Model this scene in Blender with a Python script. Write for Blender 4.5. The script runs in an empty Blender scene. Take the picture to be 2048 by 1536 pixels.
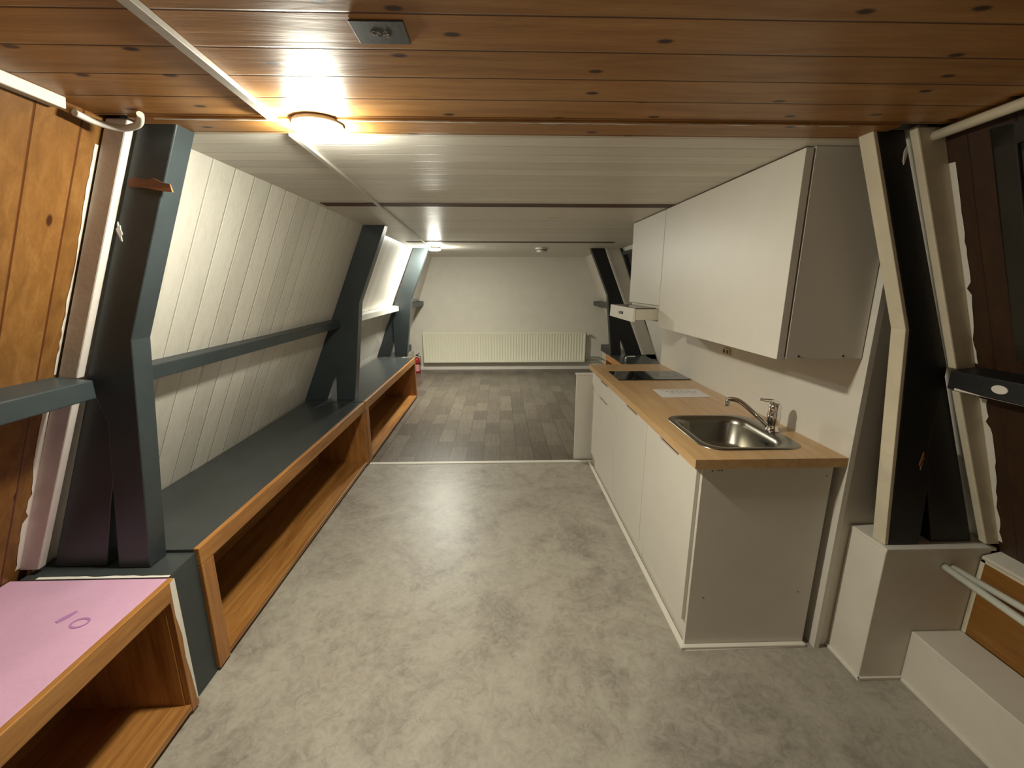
import bpy, bmesh, math, random
from mathutils import Vector, Matrix
random.seed(7)
# ------------------------------------------------------------------ camera, world, exposure
scn = bpy.context.scene
COL = scn.collection
YAW, PIT = math.radians(1.68), math.radians(13.15)
EYE = Vector((0.0, 0.0, 1.55))
fw = Vector((math.sin(YAW)*math.cos(PIT), math.cos(YAW)*math.cos(PIT), -math.sin(PIT)))
rt = Vector((math.cos(YAW), -math.sin(YAW), 0.0))
up = rt.cross(fw)
cd = bpy.data.cameras.new('camera'); cam = bpy.data.objects.new('camera', cd); COL.objects.link(cam)
cd.sensor_width = 36.0; cd.lens = 862/2048*36.0; cd.clip_start = 0.02
cam.matrix_world = Matrix(((rt.x, up.x, -fw.x, EYE.x), (rt.y, up.y, -fw.y, EYE.y), (rt.z, up.z, -fw.z, EYE.z), (0, 0, 0, 1)))
scn.camera = cam
w = bpy.data.worlds.new('night'); scn.world = w; w.use_nodes = True
w.node_tree.nodes['Background'].inputs[0].default_value = (0.003, 0.003, 0.003, 1)
w.node_tree.nodes['Background'].inputs[1].default_value = 1.0
scn.view_settings.view_transform = 'Standard'; scn.view_settings.look = 'None'
scn.view_settings.gamma = 1.0; scn.view_settings.use_curve_mapping = False
scn.view_settings.exposure = 0.68
LAMP_NEAR, LAMP_FAR, LAMP_FILL = 490.0, 720.0, 25.0
ZC = 2.0          # ceiling height

# ------------------------------------------------------------------ materials
def lin(c):
    return tuple(((v/255.0)/12.92 if v/255.0 <= 0.04045 else ((v/255.0+0.055)/1.055)**2.4) for v in c) + (1.0,)

class NT:
    def __init__(s, name, rough=0.5, spec=0.5, metal=0.0):
        s.m = bpy.data.materials.new(name); s.m.use_nodes = True
        s.t = s.m.node_tree; s.b = s.t.nodes['Principled BSDF']
        s.b.inputs['Roughness'].default_value = rough
        s.b.inputs['Metallic'].default_value = metal
        s.b.inputs['Specular IOR Level'].default_value = spec
        s._co = None
    def n(s, typ, **kw):
        nd = s.t.nodes.new(typ)
        for k, v in kw.items(): setattr(nd, k, v)
        return nd
    def l(s, a, b): s.t.links.new(a, b)
    def co(s):
        if s._co is None: s._co = s.n('ShaderNodeTexCoord').outputs['Object']
        return s._co
    def mapped(s, scale=(1, 1, 1), rot=(0, 0, 0), loc=(0, 0, 0)):
        mp = s.n('ShaderNodeMapping'); s.l(s.co(), mp.inputs['Vector'])
        mp.inputs['Scale'].default_value = scale; mp.inputs['Rotation'].default_value = rot; mp.inputs['Location'].default_value = loc
        return mp.outputs[0]
    def noise(s, vec, scale, detail=4, rough=0.55, dist=0.0):
        nd = s.n('ShaderNodeTexNoise'); s.l(vec, nd.inputs['Vector'])
        nd.inputs['Scale'].default_value = scale; nd.inputs['Detail'].default_value = detail
        nd.inputs['Roughness'].default_value = rough; nd.inputs['Distortion'].default_value = dist
        return nd.outputs[0]
    def ramp(s, fac, stops):
        r = s.n('ShaderNodeValToRGB'); s.l(fac, r.inputs[0]); e = r.color_ramp.elements
        while len(e) < len(stops): e.new(0.5)
        for i, (p, c) in enumerate(stops):
            e[i].position = p; e[i].color = c if len(c) == 4 else tuple(c)+(1,)
        return r.outputs[0]
    def math(s, op, a, b=None, c=None):
        nd = s.n('ShaderNodeMath', operation=op)
        for i, v in enumerate((a, b, c)):
            if v is None: continue
            if isinstance(v, (int, float)): nd.inputs[i].default_value = v
            else: s.l(v, nd.inputs[i])
        return nd.outputs[0]
    def mix(s, fac, a, b, mode='MIX'):
        nd = s.n('ShaderNodeMix', data_type='RGBA', blend_type=mode)
        if isinstance(fac, (int, float)): nd.inputs[0].default_value = fac
        else: s.l(fac, nd.inputs[0])
        for i, v in ((6, a), (7, b)):
            if isinstance(v, tuple): nd.inputs[i].default_value = v
            else: s.l(v, nd.inputs[i])
        return nd.outputs[2]
    def color(s, c):
        if isinstance(c, tuple): s.b.inputs['Base Color'].default_value = c
        else: s.l(c, s.b.inputs['Base Color'])
    def bump(s, h, strength=0.3, dist=0.01):
        b = s.n('ShaderNodeBump'); b.inputs['Strength'].default_value = strength; b.inputs['Distance'].default_value = dist
        s.l(h, b.inputs['Height']); s.l(b.outputs[0], s.b.inputs['Normal'])
    def axis(s, ax):
        sp = s.n('ShaderNodeSeparateXYZ'); s.l(s.co(), sp.inputs[0]); return sp.outputs['XYZ'.index(ax)]

def paint(name, rgb, rough=0.45, mott=0.06, bump=0.08, scale=6, spec=0.5, wear=None):
    t = NT(name, rough, spec); c = lin(rgb)
    f = t.noise(t.co(), scale, 5)
    d = tuple(v*(1-mott*2) for v in c[:3])+(1,); b = tuple(min(1, v*(1+mott)) for v in c[:3])+(1,)
    col = t.ramp(f, [(0.3, d), (0.7, b)])
    if wear:
        wn = t.noise(t.co(), 38, 6, 0.7)
        col = t.mix(t.ramp(wn, [(0.70, (0, 0, 0)), (0.74, (1, 1, 1))]), col, lin(wear))
    t.color(col)
    t.bump(t.noise(t.co(), 60, 4), bump, 0.004)
    return t.m

def planks(name, kind, grain, spacing, offset, cols, groove=0.05, groove_col=(60, 50, 40), rough=0.35, knots=True, gb=0.6, streaks=None, spec=0.5):
    """boards repeating along world y; grain runs along `grain`"""
    t = NT(name, rough, spec)
    y = t.axis('Y')
    u = t.math('DIVIDE', t.math('SUBTRACT', y, offset), spacing)
    fr = t.math('FRACT', u); idx = t.math('FLOOR', u)
    edge = t.math('ABSOLUTE', t.math('SUBTRACT', fr, 0.5))             # 0 centre .. 0.5 groove
    g = t.ramp(edge, [(0.5-groove, (0, 0, 0)), (0.5-groove*0.35, (1, 1, 1))])
    wn = t.n('ShaderNodeTexWhiteNoise', noise_dimensions='1D'); t.l(idx, wn.inputs['W'])
    cmb = t.n('ShaderNodeCombineXYZ'); t.l(t.math('MULTIPLY', wn.outputs[0], 9.0), cmb.inputs['X']); t.l(t.math('MULTIPLY', wn.outputs[0], 5.0), cmb.inputs['Z'])
    va = t.n('ShaderNodeVectorMath', operation='ADD'); t.l(t.co(), va.inputs[0]); t.l(cmb.outputs[0], va.inputs[1])
    sc = (0.9, 9, 9) if grain == 'x' else (9, 9, 0.9)
    mp = t.n('ShaderNodeMapping'); t.l(va.outputs[0], mp.inputs[0]); mp.inputs['Scale'].default_value = sc
    f = t.noise(mp.outputs[0], 3.2, 6, 0.6, 0.5)
    col = t.ramp(f, [(0.28, lin(cols[0])), (0.52, lin(cols[1])), (0.75, lin(cols[2]))])
    fine = t.noise(mp.outputs[0], 22, 3, 0.6)
    col = t.mix(t.ramp(fine, [(0.35, (0.35,)*3), (0.65, (0, 0, 0))]), col, lin(cols[0]))
    tone = t.ramp(wn.outputs[0], [(0, (0.86, 0.86, 0.86)), (1, (1.0, 1.0, 1.0))])
    col = t.mix(1.0, col, tone, 'MULTIPLY')
    if knots:
        sx = t.n('ShaderNodeSeparateXYZ'); t.l(va.outputs[0], sx.inputs[0])
        along = sx.outputs['X' if grain == 'x' else 'Z']
        kc = t.n('ShaderNodeCombineXYZ'); t.l(t.math('MULTIPLY', along, 4.2), kc.inputs['X']); t.l(t.math('MULTIPLY', u, 1.0), kc.inputs['Y'])
        v = t.n('ShaderNodeTexVoronoi', voronoi_dimensions='2D'); t.l(kc.outputs[0], v.inputs['Vector']); v.inputs['Scale'].default_value = 1.0
        gatek = t.n('ShaderNodeSeparateColor'); t.l(v.outputs['Color'], gatek.inputs[0])
        kf = t.math('MULTIPLY', t.ramp(v.outputs['Distance'], [(0.045, (1, 1, 1)), (0.085, (0.0, 0.0, 0.0))]), t.math('GREATER_THAN', gatek.outputs[0], 0.35))
        col = t.mix(kf, col, lin((62, 32, 14)))
    col = t.mix(g, col, lin(groove_col))
    t.color(col)
    h = t.math('ADD', t.math('MULTIPLY', g, -1.0), t.math('MULTIPLY', f, 0.25))
    if streaks:
        h = t.math('ADD', h, t.math('MULTIPLY', t.noise(mp.outputs[0], 7, 3), streaks))
    t.bump(h, gb, 0.006)
    return t.m

def wood(name, cols, axis='y', rough=0.4):
    t = NT(name, rough, 0.5)
    sc = {'x': (1, 14, 14), 'y': (14, 1, 14), 'z': (14, 14, 1)}[axis]
    v = t.mapped(sc)
    f = t.noise(v, 2.2, 6, 0.6, 0.6)
    col = t.ramp(f, [(0.3, lin(cols[0])), (0.5, lin(cols[1])), (0.72, lin(cols[2]))])
    fine = t.noise(v, 14, 3)
    col = t.mix(t.ramp(fine, [(0.4, (0.3,)*3), (0.62, (0, 0, 0))]), col, lin(cols[0]))
    t.color(col); t.bump(f, 0.12, 0.003)
    return t.m

WHITE_CAB = paint('white_laminate', (214, 208, 196), 0.42, 0.015, 0.02)
WHITE_PAINT = paint('white_paint', (216, 210, 197), 0.5, 0.03, 0.15)
WHITE_TRIM = paint('white_trim_paint', (222, 216, 204), 0.4, 0.03, 0.1)
CREAM_TRIM = paint('cream_trim_paint', (214, 203, 178), 0.4, 0.05, 0.2, 9)
MAUVE_TRIM = paint('mauve_trim_paint', (206, 198, 190), 0.4, 0.05, 0.2, 9)
ENDWALL = paint('endwall_paint', (206, 200, 186), 0.6, 0.02, 0.05)
DARK = paint('anthracite_paint', (49, 56, 58), 0.38, 0.10, 0.12, 5)
DARKTOP = paint('anthracite_top_paint', (58, 62, 62), 0.3, 0.10, 0.12, 4)
BLACK = paint('black_paint', (22, 23, 23), 0.5, 0.15, 0.3, 6)
LILAC = paint('lilac_paint', (204, 160, 186), 0.4, 0.04, 0.25, 5)
RAW = wood('raw_wood', [(84, 50, 28), (118, 74, 42), (160, 112, 64)], 'x', 0.8)
ORANGE = wood('orange_wood', [(134, 86, 40), (164, 112, 56), (184, 134, 74)], 'y', 0.4)
ORANGE_Z = wood('orange_wood_upright', [(134, 84, 40), (164, 110, 56), (182, 130, 72)], 'z', 0.4)
OCHRE = wood('ochre_panel', [(118, 76, 24), (136, 90, 32), (150, 104, 44)], 'y', 0.5)
BEECH = wood('beech_laminate', [(182, 142, 96), (198, 160, 112), (208, 172, 124)], 'y', 0.32)
PINE_CEIL = planks('pine_ceiling', 'wood', 'x', 0.118, 0.868, [(150, 102, 54), (180, 130, 74), (196, 148, 92)], 0.028, (92, 60, 34), 0.42, spec=0.35)
PINE_WALL = planks('pine_wall', 'wood', 'z', 0.12, 1.195, [(108, 72, 34), (132, 90, 45), (150, 108, 60)], 0.03, (86, 44, 18), 0.35)
BROWN_WALL = planks('brown_board_wall', 'wood', 'z', 0.12, 1.195, [(50, 30, 14), (62, 38, 18), (74, 46, 22)], 0.03, (50, 26, 14), 0.5, knots=False)  # boards in darker browns than the pine wall, no knots
WH_CEIL = planks('white_board_ceiling', 'w', 'x', 0.10, 0.0, [(220, 215, 203), (230, 225, 213), (234, 229, 218)], 0.035, (200, 194, 180), 0.42, False, 0.6, 0.2, 0.3)
WH_WALL = planks('white_board_wall', 'w', 'z', 0.14, 1.92, [(212, 207, 195), (222, 217, 206), (226, 222, 212)], 0.04, (203, 197, 184), 0.3, False, 0.5, 0.35)
BROWN_SLOT = paint('brown_strip', (78, 50, 36), 0.6, 0.05)
STEEL = NT('brushed_steel', 0.28, 0.5, 1.0); STEEL.color(lin((140, 136, 126))); STEEL.bump(STEEL.noise(STEEL.mapped((1, 60, 1)), 9, 3), 0.05, 0.001); STEEL = STEEL.m
CHROME = NT('chrome', 0.08, 0.5, 1.0); CHROME.color((0.8, 0.8, 0.78, 1)); CHROME = CHROME.m
GLASS_BLK = NT('black_glass', 0.05, 0.6); GLASS_BLK.color((0.012, 0.012, 0.013, 1)); GLASS_BLK = GLASS_BLK.m
HOODM = paint('hood_enamel', (200, 196, 178), 0.35, 0.02, 0.02)
RADM = paint('radiator_enamel', (222, 218, 196), 0.35, 0.01, 0.02)
GREYDK = paint('dark_grey_plastic', (50, 50, 48), 0.5, 0.05)
RUBBER = paint('rubber_black', (18, 18, 18), 0.6, 0.05)  # own black colour of the extinguisher fittings
REDM = paint('red_enamel', (158, 34, 32), 0.3, 0.04, 0.02)
LABELM = paint('pale_sticker', (214, 150, 146), 0.5, 0.12, 0.02, 40)
PAPERM = paint('paper', (228, 224, 222), 0.8, 0.01)
INK = paint('ink', (110, 108, 112), 0.8, 0.0)
IVORY = paint('ivory_plastic', (205, 190, 140), 0.4, 0.03)
PVC = paint('white_plastic', (206, 202, 192), 0.45, 0.02)
PIPEW = paint('white_pipe_paint', (206, 206, 194), 0.4, 0.05)
PURPLE = paint('purple_mark', (172, 120, 168), 0.5, 0.1)
PLATE = NT('slate_plate', 0.6)
_f = PLATE.noise(PLATE.mapped((60, 12, 1)), 2.0, 4)
PLATE.color(PLATE.ramp(_f, [(0.3, lin((66, 70, 72))), (0.62, lin((84, 88, 90))), (0.8, lin((130, 130, 124)))])); PLATE = PLATE.m
WINGLASS = NT('window_glass', 0.06, 0.6); WINGLASS.color((0.006, 0.007, 0.008, 1)); WINGLASS = WINGLASS.m

# floors
t = NT('grey_vinyl_floor', 0.40, 0.45)
n1 = t.noise(t.co(), 3.2, 8, 0.68, 0.9); n2 = t.noise(t.co(), 20, 8, 0.78, 1.2); n3 = t.noise(t.co(), 1.3, 3)
mx = t.math('ADD', t.math('MULTIPLY', n1, 0.45), t.math('ADD', t.math('MULTIPLY', n2, 0.4), t.math('MULTIPLY', n3, 0.15)))
c = t.ramp(mx, [(0.39, lin((128, 121, 111))), (0.475, lin((153, 145, 133))), (0.54, lin((164, 157, 144))), (0.64, lin((174, 168, 155)))])
wv = t.noise(t.mapped((1, 1, 1)), 6.0, 8, 0.8, 2.2)
vein = t.ramp(t.math('ABSOLUTE', t.math('SUBTRACT', wv, 0.5)), [(0.0, (0.6,)*3), (0.022, (0, 0, 0))])
gate = t.ramp(t.noise(t.co(), 9, 4), [(0.52, (0, 0, 0)), (0.66, (1, 1, 1))])
c = t.mix(t.math('MULTIPLY', vein, gate), c, lin((104, 95, 86)))
t.color(c); t.bump(n2, 0.05, 0.002); VINYL = t.m

t = NT('dark_plank_floor', 0.36, 0.5)
br = t.n('ShaderNodeTexBrick'); t.l(t.mapped((1, 1, 1), (0, 0, math.radians(90))), br.inputs['Vector'])
br.inputs['Scale'].default_value = 1.0; br.inputs['Brick Width'].default_value = 0.36; br.inputs['Row Height'].default_value = 0.155
br.inputs['Mortar Size'].default_value = 0.0022; br.inputs['Color1'].default_value = lin((92, 83, 74)); br.inputs['Color2'].default_value = lin((120, 110, 98))
br.inputs['Mortar'].default_value = lin((52, 46, 40)); br.offset = 0.37; br.inputs['Bias'].default_value = 0.0
gf = t.noise(t.mapped((12, 1.6, 1)), 3.5, 7, 0.65, 0.8)
c = t.mix(1.0, br.outputs[0], t.ramp(gf, [(0.25, (0.6,)*3), (0.75, (1.2,)*3)]), 'MULTIPLY')
t.color(c); t.bump(gf, 0.15, 0.002); PLANKF = t.m

def emit(name, col, s):
    m = bpy.data.materials.new(name); m.use_nodes = True; nt = m.node_tree
    nt.nodes.remove(nt.nodes['Principled BSDF'])
    e = nt.nodes.new('ShaderNodeEmission'); e.inputs[0].default_value = col; e.inputs[1].default_value = s
    nt.links.new(e.outputs[0], nt.nodes['Material Output'].inputs[0]); return m

# ------------------------------------------------------------------ mesh helpers
class MB:
    def __init__(s): s.v = []; s.f = []; s.sm = []
    def add(s, vs, fs, smooth=False):
        o = len(s.v); s.v += [tuple(v) for v in vs]
        for f in fs: s.f.append([i+o for i in f]); s.sm.append(smooth)
        return s
    def box(s, x0, x1, y0, y1, z0, z1):
        x0, x1 = sorted((x0, x1)); y0, y1 = sorted((y0, y1)); z0, z1 = sorted((z0, z1))
        return s.add([(x0, y0, z0), (x1, y0, z0), (x1, y1, z0), (x0, y1, z0), (x0, y0, z1), (x1, y0, z1), (x1, y1, z1), (x0, y1, z1)],
                     [(0, 3, 2, 1), (4, 5, 6, 7), (0, 1, 5, 4), (1, 2, 6, 5), (2, 3, 7, 6), (3, 0, 4, 7)])
    def prism(s, poly, y0, y1, poly1=None):
        """xz outline extruded along y (poly1: outline at the far end)"""
        p1 = poly1 or poly; n = len(poly)
        vs = [(x, y0, z) for x, z in poly]+[(x, y1, z) for x, z in p1]
        return s.add(vs, [list(range(n)), list(range(2*n-1, n-1, -1))]+[(i, i+n, (i+1) % n+n, (i+1) % n) for i in range(n)])
    def slab(s, poly, z0, z1):
        n = len(poly)
        return s.add([(x, y, z0) for x, y in poly]+[(x, y, z1) for x, y in poly], [list(range(n-1, -1, -1)), list(range(n, 2*n))]+[(i, (i+1) % n, (i+1) % n+n, i+n) for i in range(n)])
    def xprism(s, poly, x0, x1):
        n = len(poly)
        return s.add([(x0, y, z) for y, z in poly]+[(x1, y, z) for y, z in poly], [list(range(n-1, -1, -1)), list(range(n, 2*n))]+[(i, (i+1) % n, (i+1) % n+n, i+n) for i in range(n)])
    def rings(s, rs, cap0=True, cap1=True, smooth=True):
        n = len(rs[0]); vs = [p for r in rs for p in r]; fs = []
        for k in range(len(rs)-1):
            for i in range(n): fs.append((k*n+i, k*n+(i+1) % n, (k+1)*n+(i+1) % n, (k+1)*n+i))
        s.add(vs, fs, smooth)
        if cap0: s.add(rs[0], [list(range(n-1, -1, -1))])
        if cap1: s.add(rs[-1], [list(range(n))])
        return s
    def tube(s, pts, r, n=14, caps=True):
        pts = [Vector(p) for p in pts]; rs = []
        rr = r if isinstance(r, (list, tuple)) else [r]*len(pts)
        prev = None
        for i, p in enumerate(pts):
            d = (pts[min(i+1, len(pts)-1)]-pts[max(i-1, 0)]).normalized()
            a = (prev - d*prev.dot(d)) if prev is not None else d.orthogonal()
            a.normalize(); prev = a; b = d.cross(a)
            rs.append([tuple(p+(a*math.cos(2*math.pi*k/n)+b*math.sin(2*math.pi*k/n))*rr[i]) for k in range(n)])
        return s.rings(rs, caps, caps)
    def lathe(s, prof, c, n=32, caps=True):
        """(radius, z) profile turned about the vertical through c"""
        return s.rings([[(c[0]+r*math.cos(2*math.pi*k/n), c[1]+r*math.sin(2*math.pi*k/n), c[2]+z) for k in range(n)] for r, z in prof], caps, caps)

def smooth_path(pts, k=6):
    P = [Vector(p) for p in pts]; out = []
    for i in range(len(P)-1):
        a, b, c, d = P[max(i-1, 0)], P[i], P[i+1], P[min(i+2, len(P)-1)]
        for j in range(k):
            u = j/k
            out.append(0.5*((2*b)+(-a+c)*u+(2*a-5*b+4*c-d)*u*u+(-a+3*b-3*c+d)*u**3))
    out.append(P[-1]); return out

def mesh_obj(name, mb, mat, off=(0, 0, 0), bevel=0.0):
    me = bpy.data.meshes.new(name)
    me.from_pydata([(v[0]-off[0], v[1]-off[1], v[2]-off[2]) for v in mb.v], [], mb.f)
    me.polygons.foreach_set('use_smooth', mb.sm)
    bm = bmesh.new(); bm.from_mesh(me); bmesh.ops.remove_doubles(bm, verts=bm.verts, dist=1e-5)
    bmesh.ops.recalc_face_normals(bm, faces=bm.faces); bm.to_mesh(me); bm.free()
    me.materials.append(mat)
    o = bpy.data.objects.new(name, me); COL.objects.link(o)
    if bevel:
        b = o.modifiers.new('bevel', 'BEVEL'); b.width = bevel; b.segments = 2; b.limit_method = 'ANGLE'; b.angle_limit = math.radians(50)
        b.harden_normals = False
    return o

OFF = {}
def thing(name, loc, label, cat, group=None):
    o = bpy.data.objects.new(name, None); COL.objects.link(o); o.location = loc; o.empty_display_size = 0.05
    o['label'] = label; o['category'] = cat
    if group: o['group'] = group
    OFF[o] = tuple(loc); return o
def part(name, mb, mat, parent, bevel=0.0, label=None):
    off = OFF[parent]; o = mesh_obj(name, mb, mat, off, bevel); o.parent = parent; OFF[o] = off
    if label: o['label'] = label
    return o
def single(name, mb, mat, label, cat, bevel=0.0, group=None):
    xs = [v[0] for v in mb.v]; ys = [v[1] for v in mb.v]; zs = [v[2] for v in mb.v]
    off = ((min(xs)+max(xs))/2, (min(ys)+max(ys))/2, min(zs))
    o = mesh_obj(name, mb, mat, off, bevel); o.location = off; OFF[o] = off
    o['label'] = label; o['category'] = cat
    if group: o['group'] = group
    return o
def struct(name, mb, mat, bevel=0.0, label=None):
    o = mesh_obj(name, mb, mat, (0, 0, 0), bevel); o['kind'] = 'structure'; OFF[o] = (0, 0, 0)
    if label: o['label'] = label
    return o
def blob(cx, cz, rx, rz, n=14, seed=0, jit=0.3):
    r = random.Random(seed)
    return [(cx+rx*math.cos(2*math.pi*k/n)*(1-jit*r.random()), cz+rz*math.sin(2*math.pi*k/n)*(1-jit*r.random())) for k in range(n)]

# ------------------------------------------------------------------ the hull: side planes
def hullL(y, z):
    if y < 1.42: xt, xb = -1.10, -1.695
    else:
        xt = -1.055-0.11*max(0, min(1, (y-2.6)/4.8)); xb = -1.67
    return xt+(xb-xt)*(2.0-z)/1.45
def hullR(y, z):
    if y < 1.42: xt, xb = 1.315, 1.875
    elif y < 5.95:
        k = (y-1.42)/4.53; xt, xb = 1.29+0.35*k, 1.87+0.33*k
    else:
        k = (y-5.95)/1.9; xt, xb = 1.42+0.09*k, 2.02+0.09*k
    return xt+(xb-xt)*(2.0-z)/1.45
def sheet(fn, y0, y1, side, z0=-0.02, z1=2.02, th=0.05):
    d = th*side; e = 1e-4
    a = [(fn(y0, z0), z0), (fn(y0, z1), z1), (fn(y0, z1)+d, z1), (fn(y0, z0)+d, z0)]
    b = [(fn(y1-e, z0), z0), (fn(y1-e, z1), z1), (fn(y1-e, z1)+d, z1), (fn(y1-e, z0)+d, z0)]
    return MB().prism(a, y0, y1, b)
YB, YE, YW = -1.3, 7.85, 1.47
struct('wall_left', sheet(hullL, YB, 1.42, -1), PINE_WALL)
struct('wall_left', sheet(hullL, 1.42, 2.6, -1), WH_WALL)
struct('wall_left', sheet(hullL, 2.6, YE, -1), WH_WALL)
struct('wall_right', sheet(hullR, YB, 1.42, 1), BROWN_WALL)
struct('wall_right', sheet(hullR, 1.42, 5.95, 1), WHITE_PAINT)
struct('wall_right', sheet(hullR, 5.95, YE, 1), WHITE_PAINT)
struct('wall_right', MB().box(2.0, 2.4, 5.99, 6.03, 0.0, 2.0).prism([(1.46, 2.0), (2.1, 0.5), (2.4, 0.5), (2.4, 2.0)], 5.99, 6.03), WHITE_PAINT)
struct('wall_back', MB().box(-2.1, 2.3, YE, YE+0.06, -0.02, 2.05), ENDWALL)
struct('wall_front', MB().box(-2.1, 2.3, YB-0.06, YB, -0.02, 2.05), ENDWALL)
struct('floor', MB().box(-2.0, 2.3, YB, 3.575, -0.05, 0.0), VINYL)
struct('floor', MB().box(-2.0, 2.3, 3.575, YE, -0.05, 0.0), PLANKF)
struct('ceiling', MB().box(-1.4, 1.7, YB, YW-0.118, ZC, ZC+0.05), PINE_CEIL)
struct('ceiling', MB().box(-1.4, 1.7, YW, YE, ZC, ZC+0.05), WH_CEIL)
# last narrow pine board with a ragged paint line
ml = MB().box(-1.02, 1.17, YW-0.118, YW, ZC-0.006, ZC+0.05)
struct('trim_1', ml, PINE_CEIL, 0.002)
pl = MB()
r_ = random.Random(3)
for a, b in ((-0.95, -0.62), (-0.42, 0.02), (0.02, 0.5), (0.55, 0.62), (0.66, 0.74), (0.84, 0.90), (0.93, 1.02)):
    n = max(3, int((b-a)/0.03)); yc = YW-0.118+0.004
    fl = lambda i: math.sin(math.pi*(i+0.15)/(n+0.3))**0.5
    top = [(a+(b-a)*i/n, yc-(0.0005+0.003*r_.random())*fl(i)) for i in range(n+1)]; bot = [(a+(b-a)*i/n, yc+(0.001+0.006*r_.random()**2)*fl(i)) for i in range(n, -1, -1)]
    pl.slab(top+bot, ZC-0.008, ZC-0.0055)
struct('trim_2', pl, WHITE_TRIM)
struct('trim_3', MB().box(-1.02, 1.03, 2.665, 2.765, ZC-0.004, ZC+0.01), BROWN_SLOT)
struct('trim_4', MB().box(-1.02, 1.30, 4.99, 5.12, ZC-0.004, ZC+0.01), BROWN_SLOT)
struct('trim_5', MB().box(-1.15, 0.83, 3.555, 3.60, 0.0, 0.005), WHITE_TRIM, 0.001)
struct('baseboard_back', MB().box(-1.6, 1.95, YE-0.018, YE, 0.0, 0.055), WHITE_TRIM, 0.002)
# kneewalls beyond the last frames
kl = struct('wall_left', MB().box(-1.72, -1.56, 5.97, YE, 0.0, 0.36), WHITE_PAINT)
kr = struct('wall_right', MB().box(1.90, 2.08, 5.97, YE, 0.0, 0.34), WHITE_PAINT)

# window in the right brown wall
def wr(z, d=0.0): return hullR(1.0, z)-d
wz0, wz1, wy0, wy1 = 1.325, 1.95, 0.25, 1.235
fr = MB()
def slope_box(mb, y0, y1, z0, z1, d0, d1, fn=wr):
    mb.prism([(fn(z0, d0), z0), (fn(z1, d0), z1), (fn(z1, d1), z1), (fn(z0, d1), z0)], y0, y1)
for (a, b, c_, d_) in ((wy0, wy1, wz1-0.05, wz1), (wy0, wy1, wz0, wz0+0.05), (wy0, wy0+0.055, wz0, wz1), (wy1-0.055, wy1, wz0, wz1)):
    slope_box(fr, a, b, c_, d_, -0.01, 0.022)
WINFRAME = paint('window_frame_paint', (46, 43, 36), 0.4, 0.1)
win = struct('window_1', fr, WINFRAME, 0.003)
sg = MB()
for (a, b, c_, d_) in ((wy0+0.055, wy1-0.055, wz1-0.068, wz1-0.05), (wy0+0.055, wy1-0.055, wz0+0.05, wz0+0.068), (wy1-0.073, wy1-0.055, wz0+0.05, wz1-0.05)):
    slope_box(sg, a, b, c_, d_, 0.0, 0.012)
part('glazing_bead', sg, GREYDK, win)
gl = MB(); slope_box(gl, wy0+0.05, wy1-0.05, wz0+0.04, wz1-0.04, -0.004, 0.004)
part('pane', gl, WINGLASS, win)
# second window, far right, behind the cooker hood
fr = MB(); f2 = lambda z, d=0.0: hullR(5.3, z)-d
for (a, b, c_, d_) in ((4.6, 5.7, 1.9, 1.94), (4.6, 5.7, 1.34, 1.38), (4.6, 4.64, 1.34, 1.94), (5.66, 5.70, 1.34, 1.94)):
    slope_box(fr, a, b, c_, d_, 0.0, 0.05, f2)
win2 = struct('window_2', fr, GREYDK, 0.003)
gl = MB(); slope_box(gl, 4.64, 5.66, 1.38, 1.90, 0.01, 0.02, f2); part('pane', gl, WINGLASS, win2)

# ------------------------------------------------------------------ timber frames (posts)
def post(loc, label, polys, y0, y1, mat):
    o = thing('timber_post', loc, label, 'post')
    part('upright', MB().prism(polys[0], y0, y1), mat, o, 0.004)
    part('raking_leg', MB().prism(polys[1], y0+0.012, y1-0.004), mat, o, 0.004)
    return o
# near left
ZB = 0.55
p = post((-1.35, 1.45, ZB), 'anthracite kinked timber post in left foreground standing on dark plinth, with splintered notch', [
    [(-0.918, 2.0), (-1.028, 2.0), (-1.335, 1.25), (-1.30, 1.10), (-1.375, 0.552), (-1.262, 0.552), (-1.168, 1.375)],
    [(-1.20, 1.55), (-1.30, 1.34), (-1.612, 0.552), (-1.425, 0.552), (-1.36, 0.80), (-1.22, 1.25)]], 1.40, 1.478, DARK)
part('splintered_notch', MB().prism([(-1.080, 1.848), (-1.06, 1.852), (-1.03, 1.845), (-1.01, 1.85), (-0.985, 1.838), (-0.966, 1.834), (-0.962, 1.812), (-1.0, 1.816), (-1.03, 1.822), (-1.088, 1.826)], 1.396, 1.402), RAW, p, 0, 'bare orange wood notch')
part('paint_smear', MB().prism(blob(-1.137, 1.70, 0.010, 0.032, 18, 5, 0.7), 1.397, 1.402), WHITE_TRIM, p, 0, 'white paint smear')
# left middle and far
def posts2(name_loc, label, y, pts, mat):
    """pts: inner top, inner knee, inner foot, notch right, notch left, outer foot, apex, outer top"""
    it, ik, inf, nr, nl, of, ap, ot = pts
    zk = ik[1]
    o = thing('timber_post', name_loc, label, 'post')
    mid = (ot[0]+(of[0]-ot[0])*((ot[1]-1.2)/(ot[1]-of[1])), 1.2)
    part('upright', MB().prism([it, ot, mid, (ap[0]+(nr[0]-ap[0])*0.0, ap[1]), nr, inf, ik], y, y+0.1), mat, o, 0.004)
    part('raking_leg', MB().prism([(mid[0], mid[1]), of, nl, ap], y+0.006, y+0.094), mat, o, 0.003)
    return o
posts2((-1.4, 3.7, ZB), 'dark grey kinked timber post halfway along the left wall between the two long shelves', 3.65,
       [(-0.904, 2.0), (-1.155, 1.396), (-1.257, 0.565), (-1.412, 0.565), (-1.495, 0.565), (-1.69, 0.565), (-1.397, 0.808), (-1.086, 2.0)], DARK)
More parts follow.
